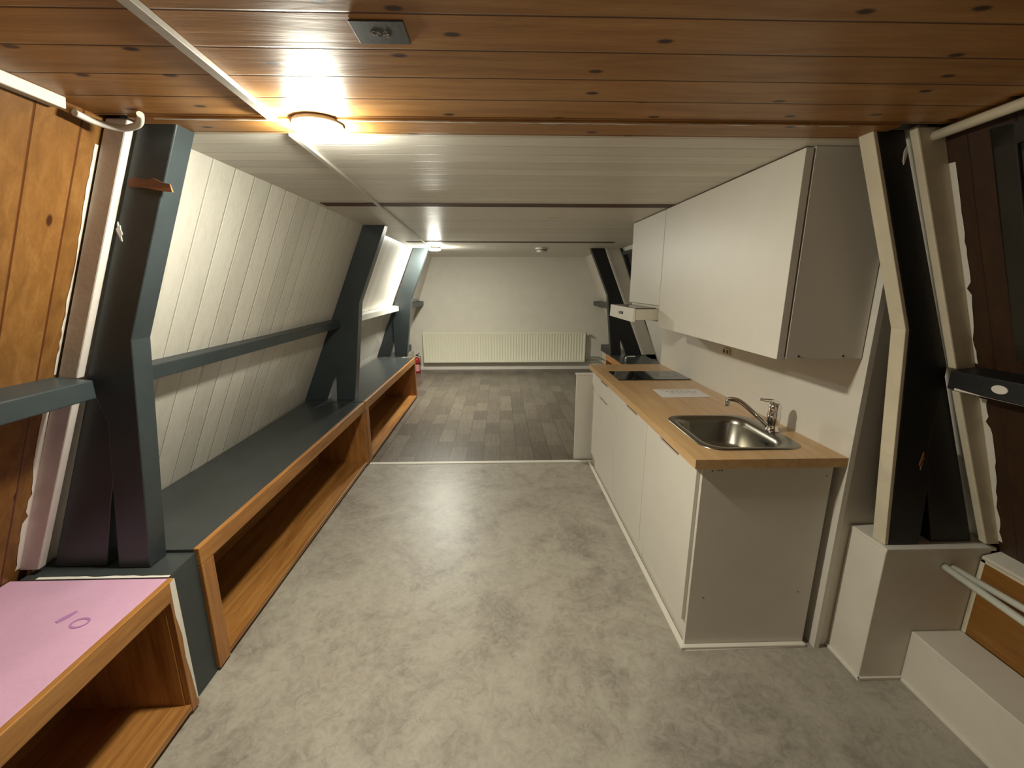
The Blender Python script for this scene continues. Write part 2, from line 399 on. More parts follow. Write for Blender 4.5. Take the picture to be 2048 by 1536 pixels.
p = posts2((-1.4, 5.95, ZB), 'grey timber post lit by the far ceiling lamp at the end of the left shelf', 5.9,
       [(-0.918, 2.0), (-1.176, 1.346), (-1.273, 0.565), (-1.437, 0.565), (-1.506, 0.565), (-1.69, 0.565), (-1.436, 0.798), (-1.113, 2.0)], DARK)
# right far
ZR = 0.57
p = posts2((1.7, 5.95, ZR), 'black kinked timber post at far right beyond the worktop, behind the cooker hood', 5.9,
       [(1.214, 2.0), (1.47, 1.396), (1.555, 0.575), (1.695, 0.575), (1.78, 0.575), (1.984, 0.575), (1.665, 0.841), (1.394, 2.0)], BLACK)
part('packing_board', MB().prism([(1.405, 2.0), (1.60, 2.0), (2.19, 0.58), (2.0, 0.58)], 5.91, 5.985), PVC, p, 0.002, 'off-white packing board beside the post')
part('shadow_strip', MB().prism([(1.605, 2.0), (1.632, 2.0), (2.225, 0.58), (2.195, 0.58)], 5.90, 5.97), GREYDK, p, 0, 'dark strip standing in for the shadow along the packing board')  # grey strip painted as the shadow gap beside the board
part('edge_strip', MB().prism([(1.396, 2.0), (1.425, 2.0), (2.018, 0.58), (1.988, 0.58)], 5.885, 5.91), WHITE_TRIM, p, 0.002, 'white edge strip')
# near right: black face, white inner board
p = post((1.5, 1.45, 0.59), 'black timber post in right foreground, cream board on its left side', [
    [(1.136, 2.0), (1.222, 2.0), (1.527, 1.27), (1.53, 0.95), (1.556, 0.88), (1.578, 0.592), (1.458, 0.592), (1.366, 1.399)],
    [(1.40, 1.55), (1.527, 1.27), (1.795, 0.592), (1.636, 0.592), (1.552, 0.88), (1.45, 1.20)]], 1.40, 1.452, BLACK)
part('side_board', MB().prism([(1.123, 2.0), (1.136, 2.0), (1.366, 1.399), (1.458, 0.592), (1.444, 0.592), (1.352, 1.399)], 1.40, 1.455), CREAM_TRIM, p, 0.002, 'cream painted board on the inner side')
part('bare_patch', MB().prism(blob(1.512, 0.93, 0.008, 0.036, 18, 2, 0.5), 1.3965, 1.402), RAW, p, 0, 'chipped bare wood patch')
part('paint_smear', MB().prism(blob(1.236, 1.93, 0.006, 0.03, 18, 9, 0.7), 1.3965, 1.402), WHITE_TRIM, p, 0, 'white paint smear')

part('gap_shade', MB().prism([(1.50, 1.0), (1.56, 1.0), (1.70, 0.592), (1.55, 0.592)], 1.453, 1.47), BLACK, p)  # black sheet standing in for the shade inside the foot gap
# battens beside the near posts
single('wall_batten', MB().prism([(-1.095, 2.0), (-1.032, 2.0), (-1.338, 1.255), (-1.398, 1.255)], 1.372, 1.399), MAUVE_TRIM, 'upper white painted batten beside the near left post, above the wall rail', 'batten', 0.004)
single('wall_batten', MB().prism([(-1.43, 1.19), (-1.362, 1.19), (-1.622, 0.57), (-1.698, 0.57)], 1.372, 1.399), MAUVE_TRIM, 'lower pinkish white batten beside the near left post, between rail and plinth', 'batten', 0.004)
single('wall_batten', MB().prism([(1.232, 2.0), (1.318, 2.0), (1.598, 1.27), (1.527, 1.27)], 1.372, 1.399), CREAM_TRIM, 'upper cream batten to the right of the black right post, above the rail', 'batten', 0.004)
single('wall_batten', MB().prism([(1.557, 1.19), (1.63, 1.19), (1.862, 0.605), (1.803, 0.605)], 1.372, 1.399), CREAM_TRIM, 'lower cream batten to the right of the black right post, below the rail', 'batten', 0.004)

def ragged(name_obj, fn, side, z0, z1, w0, w1, seed, y_edge=1.372):
    r = random.Random(seed); n = int((z1-z0)/0.02); vs = []; fs = []
    q = 0.5
    for i in range(n+1):
        q = min(1, max(0, q+r.uniform(-0.28, 0.28))); z = z0+(z1-z0)*i/n; wd = w0+(w1-w0)*q*(0.2 if r.random() < 0.06 else 1)
        x = fn(1.36, z)-side*0.0015
        vs += [(x, y_edge, z), (x, y_edge-wd, z)]
    for i in range(n): fs.append((2*i, 2*i+1, 2*i+3, 2*i+2))
    part('paint_smear', MB().add(vs, fs), WHITE_TRIM, name_obj, 0, 'ragged white paint line on the wood')
wb = [o for o in bpy.data.objects if o.name.startswith('wall_batten')]
ragged(wb[0], hullL, -1, 1.27, 1.93, 0.004, 0.013, 1); ragged(wb[1], hullL, -1, 0.58, 1.17, 0.004, 0.022, 2)
ragged(wb[2], hullR, 1, 1.29, 1.90, 0.003, 0.02, 3); ragged(wb[3], hullR, 1, 0.62, 1.17, 0.006, 0.026, 4)
# ------------------------------------------------------------------ wall rails
def rail(y0, y1, xin, zt, zb, side, fn, mat, label, dz=0.012):
    s = side
    def prof(y):
        return [(xin, zb), (xin, zt), (fn(y, zt)+0.004*s, zt+dz), (fn(y, zb)+0.004*s, zb)]
    a = MB().prism(prof(y0+1e-3), y0, y1, prof(y1-1e-3))
    return single('wall_rail', a, mat, label, 'rail', 0.004)
rail(YB+0.01, 1.368, -1.285, 1.252, 1.192, -1, hullL, DARK, 'grey painted rail on the orange pine wall in left foreground')
rail(1.485, 3.645, -1.325, 1.245, 1.19, -1, hullL, DARK, 'long dark grey rail on the white wall between near and middle left posts')
rail(3.755, 5.89, -1.345, 1.25, 1.19, -1, hullL, PVC, 'pale rail on the white wall between middle and far left posts')
rail(6.005, 7.845, -1.345, 1.24, 1.17, -1, hullL, DARK, 'short dark green-grey rail at far left, between last post and end wall')
rail(YB+0.01, 1.368, 1.505, 1.268, 1.205, 1, hullR, BLACK, 'black rail with white paint drips on the brown wall in right foreground')
rr = bpy.data.objects['wall_rail.004']
part('paint_drip', MB().xprism([(1.215+0.022*math.cos(a), 1.238+0.013*math.sin(a)) for a in [k*math.pi/8 for k in range(16)]], 1.502, 1.506), WHITE_TRIM, rr, 0, 'white paint blob')
part('paint_drip', MB().xprism([(1.34, 1.213), (1.25, 1.2065), (1.14, 1.2062), (1.34, 1.2062)], 1.5015, 1.506), WHITE_TRIM, rr, 0, 'white paint streak')
rail(5.99, 7.845, 1.70, 1.235, 1.165, 1, hullR, DARK, 'short dark rail at far right, between the black post and end wall')
single('low_rail', MB().box(-1.72, -1.60, 5.99, 7.845, 0.36, 0.47), DARK, 'small dark low ledge at far left behind the shelf, near the extinguisher', 'rail', 0.004)
single('low_rail', MB().box(1.87, 2.09, 5.99, 7.845, 0.34, 0.455), DARK, 'small dark low ledge at far right, right of the radiator', 'rail', 0.004)

# ------------------------------------------------------------------ long open shelves (benches)
def bench(loc, label, xf, y0, y1, ztop, topmat, fn, side, xin=None, toe=True):
    """xf front plane, opens towards the middle of the room; side=-1 left hull, +1 right hull"""
    s = side; o = thing('shelf_bench', loc, label, 'shelf')
    fw_ = 0.022; xi = xf+s*fw_
    def back(y, z): return fn(y, z)-s*0.003
    a = [(xi, ztop-0.02), (xi, ztop), (back(y0+1e-3, ztop), ztop), (back(y0+1e-3, ztop-0.02), ztop-0.02)]
    b = [(xi, ztop-0.02), (xi, ztop), (back(y1-1e-3, ztop), ztop), (back(y1-1e-3, ztop-0.02), ztop-0.02)]
    part('top_panel', MB().prism(a, y0, y1, b), topmat, o, 0.002)
    part('top_rail', MB().box(xf, xi, y0, y1, ztop-0.072, ztop+0.002), ORANGE, o, 0.003)
    part('stile', MB().box(xf, xi, y0, y0+0.07, 0.012, ztop-0.073), ORANGE_Z, o, 0.002)
    part('stile', MB().box(xf, xi, y1-0.035, y1, 0.012, ztop-0.073), ORANGE_Z, o, 0.002)
    xb = xf+s*0.42
    part('bottom_board', MB().box(xi-s*0.02, xb, y0+0.02, y1-0.02, 0.02, 0.045), ORANGE, o, 0.002)
    part('end_panel', MB().box(xi, xb, y0+0.02, y0+0.04, 0.045, ztop-0.022), ORANGE_Z, o)
    part('end_panel', MB().box(xi, xb, y1-0.04, y1-0.02, 0.045, ztop-0.022), ORANGE_Z, o)
    part('back_panel', MB().box(xb, xb+s*0.012, y0+0.02, y1-0.02, 0.02, ztop-0.022), ORANGE, o)
    part('toe_board', MB().box(xi+s*0.03, xi+s*0.045, y0+0.02, y1-0.02, 0.0, 0.02), GREYDK, o)
    return o
b0 = bench((-1.35, 0.0, 0), 'open shelf bench with lilac painted top in the lower left corner', -1.137, YB+0.01, 1.342, 0.55, LILAC, hullL, -1)
bench((-1.35, 2.5, 0), 'long open orange-wood shelf bench with dark top along left wall, nearer of the two dark-topped', -1.152, 1.492, 3.57, 0.562, DARKTOP, hullL, -1)
bench((-1.35, 4.7, 0), 'farther open orange-wood shelf bench with dark top, on the dark plank floor', -1.145, 3.585, 5.82, 0.565, DARKTOP, hullL, -1)
bench((1.7, 5.0, 0), 'orange-wood bench with black top behind the kitchen at far right', 1.50, 4.2, 5.98, 0.574, DARKTOP, hullR, 1)
# stains on the lilac top
st = MB(); N = 20; ring = []
ca, sa = math.cos(0.6), math.sin(0.6)
def ell(rx, ry, cx, cy): return [(cx+rx*math.cos(2*math.pi*k/N), cy+ry*math.sin(2*math.pi*k/N)) for k in range(N)]
o1, i1 = ell(0.026, 0.022, -1.273, 1.142), ell(0.020, 0.015, -1.273, 1.142)
st.add([(x, y, 0.5512) for x, y in o1]+[(x, y, 0.5512) for x, y in i1], [(k, (k+1) % N, N+(k+1) % N, N+k) for k in range(N)])
part('ring_stain', st, PURPLE, b0, 0, 'purple ring stain')
part('smudge', MB().slab([(-1.352, 1.148), (-1.34, 1.142), (-1.326, 1.165), (-1.322, 1.19), (-1.332, 1.192), (-1.345, 1.168)], 0.5502, 0.5512), PURPLE, b0, 0, 'purple smudge')
pt = MB().box(-1.159, -1.1365, 1.3425, 1.350, 0.545, 0.56)
part('paint_edge', MB().add([(-1.1365, 1.318, 0.548), (-1.1365, 1.341, 0.552), (-1.1365, 1.341, 0.03), (-1.1365, 1.334, 0.05), (-1.1365, 1.330, 0.15), (-1.1365, 1.322, 0.24), (-1.1365, 1.326, 0.33), (-1.1365, 1.315, 0.42)], [list(range(8))]), WHITE_TRIM, b0, 0, 'ragged white paint edge')
# plinth carrying the near left post
pl_ = thing('post_plinth', (-1.4, 1.42, 0), 'dark grey painted plinth between lilac bench and long shelf, under the left post', 'plinth')
part('front_panel', MB().box(-1.185, -1.165, 1.345, 1.49, 0.0, 0.535), DARK, pl_, 0.002)
part('top_panel', MB().prism([(-1.165, 0.535), (-1.165, 0.551), (-1.664, 0.551), (-1.664, 0.535)], 1.345, 1.49), DARKTOP, pl_, 0.002)
wp = MB(); r_ = random.Random(5)
top = [(-1.16-0.45*i/14, 1.3455) for i in range(15)]; bot = [(-1.16-0.45*i/14, 1.353+0.006*r_.random()) for i in range(14, -1, -1)]
wp.slab(top+bot, 0.5508, 0.5522)
part('paint_edge', wp, WHITE_TRIM, pl_, 0, 'ragged white paint line')

# ------------------------------------------------------------------ right foreground boxing
bx = thing('boxed_plinth', (1.6, 1.46, 0), 'white boxed-in plinth under the black right post', 'plinth')
part('casing', MB().box(1.432, 1.840, 1.377, 1.545, 0.0, 0.575), WHITE_PAINT, bx, 0.003)
part('lid', MB().prism([(1.430, 0.575), (1.430, 0.59), (hullR(1.5, 0.59)-0.01, 0.59), (hullR(1.5, 0.575)-0.01, 0.575)], 1.373, 1.547), WHITE_PAINT, bx, 0.003)
part('skirting', MB().box(1.424, 1.432, 1.369, 1.545, 0.0, 0.012).box(1.424, 1.62, 1.369, 1.377, 0.0, 0.012), WHITE_TRIM, bx, 0.001)
lg = thing('boxed_ledge', (1.7, 0.5, 0), 'low white boxed ledge running forward from the plinth in the lower right corner', 'ledge')
part('casing', MB().box(1.605, 1.802, YB+0.01, 1.3765, 0.0, 0.225), WHITE_PAINT, lg, 0.003)
part('skirting', MB().box(1.597, 1.605, YB+0.01, 1.367, 0.0, 0.012), WHITE_TRIM, lg, 0.001)
pn = thing('ochre_panel', (1.82, 0.5, 0.225), 'ochre wooden panel above the low white ledge with cream painted edges', 'panel')
part('board', MB().box(1.803, 1.82, YB+0.01, 1.372, 0.226, 0.545), OCHRE, pn)
part('paint_edge', MB().box(1.8005, 1.803, 1.358, 1.374, 0.226, 0.545).box(1.8005, 1.803, YB+0.01, 1.372, 0.535, 0.546), CREAM_TRIM, pn, 0, 'cream painted border')
single('window_ledge', MB().prism([(1.80, 0.547), (1.80, 0.558), (hullR(1.0, 0.56)-0.003, 0.575), (hullR(1.0, 0.547)-0.003, 0.547)], YB+0.01, 1.372), WHITE_PAINT, 'pale sill above the ochre panel in right foreground', 'ledge', 0.002)
for (xa, za, xb2, zb2, lab) in ((1.66, 0.515, 1.66, 0.565, 'upper of two white heating pipes running out of the right plinth'), (1.635, 0.515, 1.62, 0.545, 'lower of two white heating pipes running out of the right plinth')):
    pass
single('heating_pipe', MB().tube([(1.70, 1.3765, 0.508), (1.69, 1.10, 0.527), (1.66, 0.6, 0.555), (1.62, -1.25, 0.60)], 0.0115), PIPEW, 'upper of two white heating pipes running out of the right plinth', 'pipe', 0, 'white heating pipes')
single('heating_pipe', MB().tube([(1.668, 1.3765, 0.512), (1.655, 1.10, 0.505), (1.62, 0.6, 0.49), (1.58, -1.25, 0.47)], 0.0125), PIPEW, 'lower of two white heating pipes running out of the right plinth', 'pipe', 0, 'white heating pipes')
# filler behind the post and kitchen splash wall
single('partition_board', MB().prism([(1.387, 0.0), (1.60, 0.0), (1.56, 0.9), (1.50, 1.30), (1.387, 1.66)], 1.548, 1.562), WHITE_PAINT, 'white upright board between kitchen splashback and the black post', 'board', 0.001)

# ------------------------------------------------------------------ kitchen
sb = single('splashback', MB().xprism([(1.53, 0.0), (3.56, 0.0), (3.56, 1.47), (1.53, 1.64)], 1.362, 1.385), WHITE_CAB, 'tall white splashback panel standing behind the beech worktop', 'panel', 0.001)
XD, XC, XK = 0.785, 0.80, 1.325
def base_cab(y0, y1, label, drawer=False):
    o = thing('base_cabinet', (1.06, (y0+y1)/2, 0), label, 'cabinet', 'white kitchen base cabinets')
    c = MB().box(XC+0.004, XK, y0+0.001, y0+0.017, 0.12, 0.845).box(XC+0.004, XK, y1-0.017, y1-0.001, 0.12, 0.845)
    c.box(XC+0.004, XK, y0+0.017, y1-0.017, 0.12, 0.136).box(XK-0.006, XK, y0+0.017, y1-0.017, 0.136, 0.70)
    part('body', c, WHITE_CAB, o)
    part('plinth', MB().box(XC+0.012, XC+0.03, y0+0.001, y1-0.001, 0.0, 0.12), WHITE_CAB, o)
    yc = (y0+y1)/2
    def door(z0, z1, nm, notch):
        g = 0.125; dn = 0.034 if z1 > 0.8 else 0.014
        poly = [(y0+0.002, z0), (y1-0.002, z0), (y1-0.002, z1)]
        if notch: poly += [(yc+g, z1), (yc+g-0.015, z1-dn), (yc-g+0.015, z1-dn), (yc-g, z1)]
        poly += [(y0+0.002, z1)]
        d = part(nm, MB().xprism(poly, XD, XC+0.002), WHITE_CAB, o, 0.0015)
        if notch: part('grip_recess', MB().box(XC-0.004, XC+0.0035, yc-g-0.003, yc+g+0.003, z1-dn-0.002, z1), BROWN_SLOT, d, 0, 'dark finger grip')
    if drawer:
        door(0.687, 0.838, 'drawer_front', True); door(0.122, 0.683, 'door', True)
    else: door(0.122, 0.838, 'door', True)
    return o
c1 = base_cab(1.575, 2.165, 'white base cabinet under the sink, nearest the camera, with drilled end panel')
sp = part('side_panel', MB().box(XC, XK+0.002, 1.557, 1.575, 0.0, 0.842), WHITE_CAB, c1, 0.001)
for (x, z, r) in ((0.838, 0.828, 0.003), (0.858, 0.829, 0.002), (0.866, 0.829, 0.0022), (0.875, 0.829, 0.003), (1.305, 0.80, 0.003), (0.86, 0.245, 0.003), (1.27, 0.265, 0.003)):
    part('screw_hole', MB().tube([(x, 1.5567, z), (x, 1.556, z)], r, 8), GREYDK, sp)
base_cab(2.167, 2.763, 'white base cabinet with single door in the middle of the run')
base_cab(2.765, 3.535, 'white base cabinet with drawer above door, farthest of the three', True)
single('floor_strip', MB().box(0.778, 0.80, 1.535, 3.56, 0.0, 0.014).box(0.80, 1.33, 1.535, 1.556, 0.0, 0.014), WHITE_TRIM, 'white floor trim strip around the foot of the kitchen cabinets', 'trim', 0.003)
# worktop with a cut-out for the sink
wt = MB(); X0, X1, Y0, Y1, Z0, Z1 = 0.757, 1.3605, 1.534, 3.545, 0.847, 0.885
sx0, sx1, sy0, sy1 = 0.866, 1.216, 1.651, 2.072
wt.box(X0, X1, Y0, sy0, Z0, Z1).box(X0, X1, sy1, Y1, Z0, Z1).box(X0, sx0, sy0, sy1, Z0, Z1).box(sx1, X1, sy0, sy1, Z0, Z1)
wt = single('worktop', wt, BEECH, 'light beech laminate worktop on the white base cabinets', 'worktop')
# sink
def rrect(x0, x1, y0, y1, r, z, k=7):
    pts = []
    for (cx, cy, a0) in ((x1-r, y1-r, 0), (x0+r, y1-r, 90), (x0+r, y0+r, 180), (x1-r, y0+r, 270)):
        for j in range(k+1):
            a = math.radians(a0+90*j/k); pts.append((cx+r*math.cos(a), cy+r*math.sin(a), z))
    return pts
sk = thing('sink', (1.05, 1.86, 0.885), 'square stainless steel sink with rounded corners set in the beech worktop', 'sink')
rs = [rrect(0.838, 1.272, 1.625, 2.098, 0.085, 0.8855), rrect(0.839, 1.271, 1.626, 2.097, 0.085, 0.8885), rrect(0.846, 1.264, 1.632, 2.091, 0.08, 0.8905),
      rrect(0.868, 1.212, 1.652, 2.071, 0.09, 0.8885), rrect(0.874, 1.206, 1.658, 2.065, 0.088, 0.885), rrect(0.880, 1.200, 1.670, 2.055, 0.085, 0.86),
      rrect(0.890, 1.190, 1.680, 2.042, 0.085, 0.77), rrect(0.905, 1.175, 1.697, 2.026, 0.08, 0.748), rrect(0.935, 1.145, 1.73, 1.995, 0.07, 0.740), rrect(1.0, 1.08, 1.82, 1.90, 0.039, 0.738)]
part('bowl', MB().rings(rs, False, True), STEEL, sk)
part('drain', MB().lathe([(0.042, 0.0), (0.042, 0.003), (0.034, 0.0035), (0.03, -0.001), (0.0, -0.001)], (1.04, 1.86, 0.7385), 28), CHROME, sk)
part('overflow_grille', MB().box(1.1885, 1.1915, 1.79, 1.835, 0.843, 0.852), GREYDK, sk)
# mixer tap
fx, fy = 1.252, 1.850
tp = thing('mixer_tap', (fx, fy, 0.89), 'chrome single-lever mixer tap at the back of the sink', 'tap')
part('body', MB().lathe([(0.0, 0.0), (0.031, 0.0), (0.031, 0.005), (0.025, 0.012), (0.0235, 0.035), (0.027, 0.043), (0.0275, 0.078), (0.0245, 0.092), (0.025, 0.096), (0.0265, 0.116), (0.021, 0.130), (0.0, 0.134)], (fx, fy, 0.89), 32, False), CHROME, tp)
sp_ = smooth_path([(fx-0.012, fy+0.007, 0.905), (fx-0.045, fy+0.035, 0.940), (fx-0.085, fy+0.075, 0.982), (fx-0.11, fy+0.10, 1.003), (fx-0.13, fy+0.118, 1.008), (fx-0.148, fy+0.133, 1.004)])
spout = part('spout', MB().tube(sp_, 0.0108, 16), CHROME, tp)
part('aerator', MB().lathe([(0.0, 0.0), (0.0125, 0.0), (0.0135, 0.004), (0.0135, 0.028), (0.010, 0.036), (0.0, 0.038)], (fx-0.148, fy+0.133, 0.972), 20, False), CHROME, spout)
lv = MB(); path = smooth_path([(fx+0.005, fy, 1.020), (fx-0.025, fy-0.004, 1.033), (fx-0.055, fy-0.012, 1.038), (fx-0.092, fy-0.022, 1.046)])
rs = []
for i, q in enumerate(path):
    u = i/(len(path)-1); wdt = 0.018*(1-u)+0.009*u; th = 0.012*(1-u)+0.0045*u
    rs.append([(q.x+th*0.5*math.sin(a), q.y+wdt*math.cos(a), q.z+th*math.sin(a)) for a in [2*math.pi*k/14 for k in range(14)]])
part('lever', lv.rings(rs), CHROME, tp)
# hob
hb = thing('hob', (1.09, 3.08, 0.885), 'black glass ceramic hob set in the far end of the worktop', 'hob')
part('glass_top', MB().slab([(x, y) for x, y, z in rrect(0.836, 1.352, 2.932, 3.232, 0.008, 0, 3)], 0.8852, 0.891), GLASS_BLK, hb, 0.001)
zn = MB()
for (cx, cy, r) in ((0.98, 3.08, 0.10), (1.22, 3.08, 0.075)):
    a = [(cx+r*math.cos(2*math.pi*k/48), cy+r*math.sin(2*math.pi*k/48), 0.8912) for k in range(48)]
    b = [(cx+(r-0.002)*math.cos(2*math.pi*k/48), cy+(r-0.002)*math.sin(2*math.pi*k/48), 0.8912) for k in range(48)]
    zn.add(a+b, [(k, (k+1) % 48, 48+(k+1) % 48, 48+k) for k in range(48)])
part('cooking_zone', zn, GREYDK, hb)
# paper note with handwriting
pp = thing('paper_note', (1.12, 2.565, 0.885), 'white paper sheet with faint handwriting on the worktop between hob and sink', 'paper')
part('sheet', MB().slab([(0.974, 2.466), (1.268, 2.468), (1.270, 2.664), (0.982, 2.662)], 0.8853, 0.8862), PAPERM, pp)
hw = MB(); r_ = random.Random(11)
for row, (ya, n) in enumerate(((2.635, 5), (2.60, 6), (2.565, 4))):
    xx = 1.02+0.02*row
    for k in range(n):
        L = 0.018+0.02*r_.random(); m = 10; h = 0.010
        pts = [(xx+L*j/m, ya+h*math.sin(j*1.9+k)*(0.4+0.6*r_.random()), 0.8864) for j in range(m+1)]
        hw.tube(pts, 0.0007, 5); xx += L+0.012
        if xx > 1.23: break
part('handwriting', hw, INK, pp, 0, 'grey pen strokes')
# socket on the splashback
so = thing('wall_socket', (1.36, 2.515, 1.13), 'small ivory double socket on the splashback under the wall cabinet', 'socket')
part('plate', MB().xprism([(2.475, 1.135), (2.555, 1.135), (2.555, 1.172), (2.475, 1.172)], 1.352, 1.3615), IVORY, so, 0.002)
part('socket_hole', MB().tube([(1.3525, 2.497, 1.153), (1.351, 2.497, 1.153)], 0.012, 14).tube([(1.3525, 2.535, 1.153), (1.351, 2.535, 1.153)], 0.012, 14), GREYDK, so)
# wall cabinets
XU = 1.034
def wall_cab(y0, y1, z0, label, shade=0.0):
    o = thing('wall_cabinet', (1.2, (y0+y1)/2, z0), label, 'cabinet', 'white kitchen wall cabinets')
    def xb(z): return min(1.358, 1.255+(2.0-z)*0.4)
    z1 = 1.9985
    prof = [(XU+0.034, z0), (XU+0.034, z1), (xb(z1), z1), (xb(1.74), 1.74), (xb(z0), z0)]
    part('body', MB().prism(prof, y0+0.001, y1-0.001), WHITE_CAB, o, 0.001)
    part('door', MB().box(XU, XU+0.028, y0+0.002, y1-0.002, z0-0.002, z1-0.004), WHITE_CAB, o, 0.0015)
    part('door_gap_shade', MB().box(XU+0.028, XU+0.034, y0+0.008, y1-0.006, z0+0.006, z1-0.006), BROWN_SLOT, o, 0, 'brown strip painted as the shade behind the door')  # solid brown strip gives the gap behind the door its shade
    return o
w1 = wall_cab(1.557, 2.80, 1.275, 'large white wall cabinet above the sink, nearest the camera')
for x in (1.115, 1.285): part('screw', MB().tube([(x, 1.5575, 1.285), (x, 1.5555, 1.285)], 0.004, 10), GREYDK, w1)
w2 = wall_cab(2.803, 3.46, 1.41, 'shorter white wall cabinet above the cooker hood')
# cooker hood
hd = thing('cooker_hood', (1.1, 3.1, 1.30), 'pull-out white cooker hood under the far wall cabinet', 'cooker hood')
part('housing', MB().box(1.045, 1.355, 2.81, 3.42, 1.302, 1.405), HOODM, hd, 0.002)
part('slide_tray', MB().box(0.888, 1.045, 2.82, 3.40, 1.315, 1.385), HOODM, hd, 0.002)
fp = part('front_panel', MB().prism([(0.870, 1.302), (0.888, 1.302), (0.888, 1.39), (0.874, 1.39)], 2.815, 3.405), WHITE_CAB, hd, 0.002)
part('switch', MB().box(0.866, 0.873, 3.05, 3.14, 1.338, 1.356), GREYDK, fp, 0.001)
part('glass_visor', MB().box(0.892, 1.03, 2.84, 3.39, 1.386, 1.392), paint('smoked_visor', (92, 76, 66), 0.2, 0.05), hd, 0, 'smoked brown visor')
# low partition at the end of the kitchen
pe = thing('low_partition', (1.0, 3.65, 0), 'white low partition panel at the far end of the kitchen run', 'panel')
part('board', MB().box(0.668, 1.45, 3.63, 3.66, 0.0, 0.775), WHITE_CAB, pe, 0.002)
part('cap', MB().box(0.662, 1.45, 3.622, 3.675, 0.775, 0.79), WHITE_CAB, pe, 0.002)
# chrome fitting on the far bench
single('pipe_fitting', MB().tube(smooth_path([(1.60, 5.35, 0.575), (1.60, 5.35, 0.62), (1.615, 5.355, 0.64), (1.66, 5.36, 0.642), (1.72, 5.37, 0.64)]), 0.012), CHROME, 'small chrome bent pipe on the black bench behind the worktop', 'pipe')

# ------------------------------------------------------------------ radiator, extinguisher, far wall
rd = thing('radiator', (0.1, 7.78, 0.13), 'long cream ribbed panel radiator on the end wall', 'radiator')
rx0, rx1, rz0, rz1, ry = -1.372, 1.562, 0.145, 0.69, 7.745
NR = 58; mb = MB(); vs = []
cols = []
for i in range(NR*6+1):
    u = i/(NR*6); x = rx0+0.02+(rx1-rx0-0.04)*u; ph = u*NR*2*math.pi
    d = 0.006*(0.5-0.5*math.cos(ph))**0.6
    cols.append((x, d))
rowz = [rz0, rz0+0.035, rz0+0.05, rz1-0.05, rz1-0.035, rz1]
for zi, z in enumerate(rowz):
    k = 0 if zi in (0, 1, 4, 5) else 1
    for x, d in cols: vs.append((x, ry+d*k*2.2, z))
nc = len(cols)
mb.add(vs, [(r*nc+i, r*nc+i+1, (r+1)*nc+i+1, (r+1)*nc+i) for r in range(5) for i in range(nc-1)], True)
mb.box(rx0+0.02, rx1-0.02, ry+0.012, ry+0.03, rz0, rz1)
part('ribbed_panel', mb, RADM, rd)
part('side_cover', MB().box(rx0, rx0+0.02, ry-0.002, ry+0.085, rz0, rz1), RADM, rd, 0.003)
part('side_cover', MB().box(rx1-0.02, rx1, ry-0.002, ry+0.085, rz0, rz1), RADM, rd, 0.003)
tg = MB().box(rx0, rx1, ry-0.002, ry+0.008, rz1-0.006, rz1+0.006).box(rx0, rx1, ry+0.078, ry+0.088, rz1-0.006, rz1+0.006)
for i in range(90): 
    x = rx0+0.02+(rx1-rx0-0.04)*i/89; tg.box(x-0.006, x+0.006, ry+0.006, ry+0.08, rz1-0.002, rz1+0.004)
part('top_grille', tg, RADM, rd)
for bxx in (rx0+0.3, rx1-0.33): part('bracket', MB().box(bxx, bxx+0.03, ry+0.03, YE-0.001, 0.3, 0.6), RADM, rd)
vv = part('valve', MB().tube([(rx1, ry+0.04, 0.655), (rx1+0.05, ry+0.04, 0.655)], 0.014).tube([(rx1+0.04, ry+0.04, 0.655), (rx1+0.04, ry-0.02, 0.655)], 0.02), PVC, rd)
part('supply_pipe', MB().tube([(rx1+0.035, ry+0.045, 0.65), (rx1+0.035, ry+0.045, 0.21), (rx1+0.05, ry+0.045, 0.19)], 0.009), PIPEW, rd)
GREENP = paint('greenish_pipe_paint', (120, 128, 104), 0.4, 0.08)
single('floor_pipe', MB().tube(smooth_path([(1.61, 7.79, 0.225), (1.80, 7.79, 0.225), (1.86, 7.72, 0.215), (1.93, 7.45, 0.16), (1.86, 6.9, 0.09)], 5), 0.011), GREENP, 'upper thin greenish pipe leading right from the radiator', 'pipe')
single('floor_pipe', MB().tube(smooth_path([(1.585, 7.79, 0.165), (1.78, 7.79, 0.165), (1.83, 7.72, 0.155), (1.87, 7.45, 0.10), (1.78, 6.9, 0.03)], 5), 0.011), GREENP, 'lower thin greenish pipe leading right from the radiator', 'pipe')
ex = thing('fire_extinguisher', (-1.46, 7.56, 0), 'small red fire extinguisher on the floor left of the radiator', 'fire extinguisher')
ec = (-1.46, 7.56, 0.0)
part('cylinder', MB().lathe([(0.0, 0.0), (0.052, 0.0), (0.056, 0.006), (0.056, 0.225), (0.05, 0.25), (0.034, 0.272), (0.018, 0.282), (0.0, 0.284)], ec, 32, False), REDM, ex)
part('sticker', MB().rings([[(ec[0]+0.0568*math.cos(a), ec[1]+0.0568*math.sin(a), z) for a in [math.radians(-150+120*k/16) for k in range(17)]]+[(ec[0]+0.0562*math.cos(a), ec[1]+0.0562*math.sin(a), z) for a in [math.radians(-30-120*k/16) for k in range(17)]] for z in (0.04, 0.155)], False, False), LABELM, ex, 0, 'pale pink sticker')
part('strap', MB().lathe([(0.0565, 0.165), (0.0585, 0.165), (0.0585, 0.182), (0.0565, 0.182)], ec, 32, False), RUBBER, ex)
part('valve_head', MB().lathe([(0.014, 0.28), (0.014, 0.305), (0.02, 0.308), (0.018, 0.325), (0.0, 0.328)], ec, 20, False), RUBBER, ex)
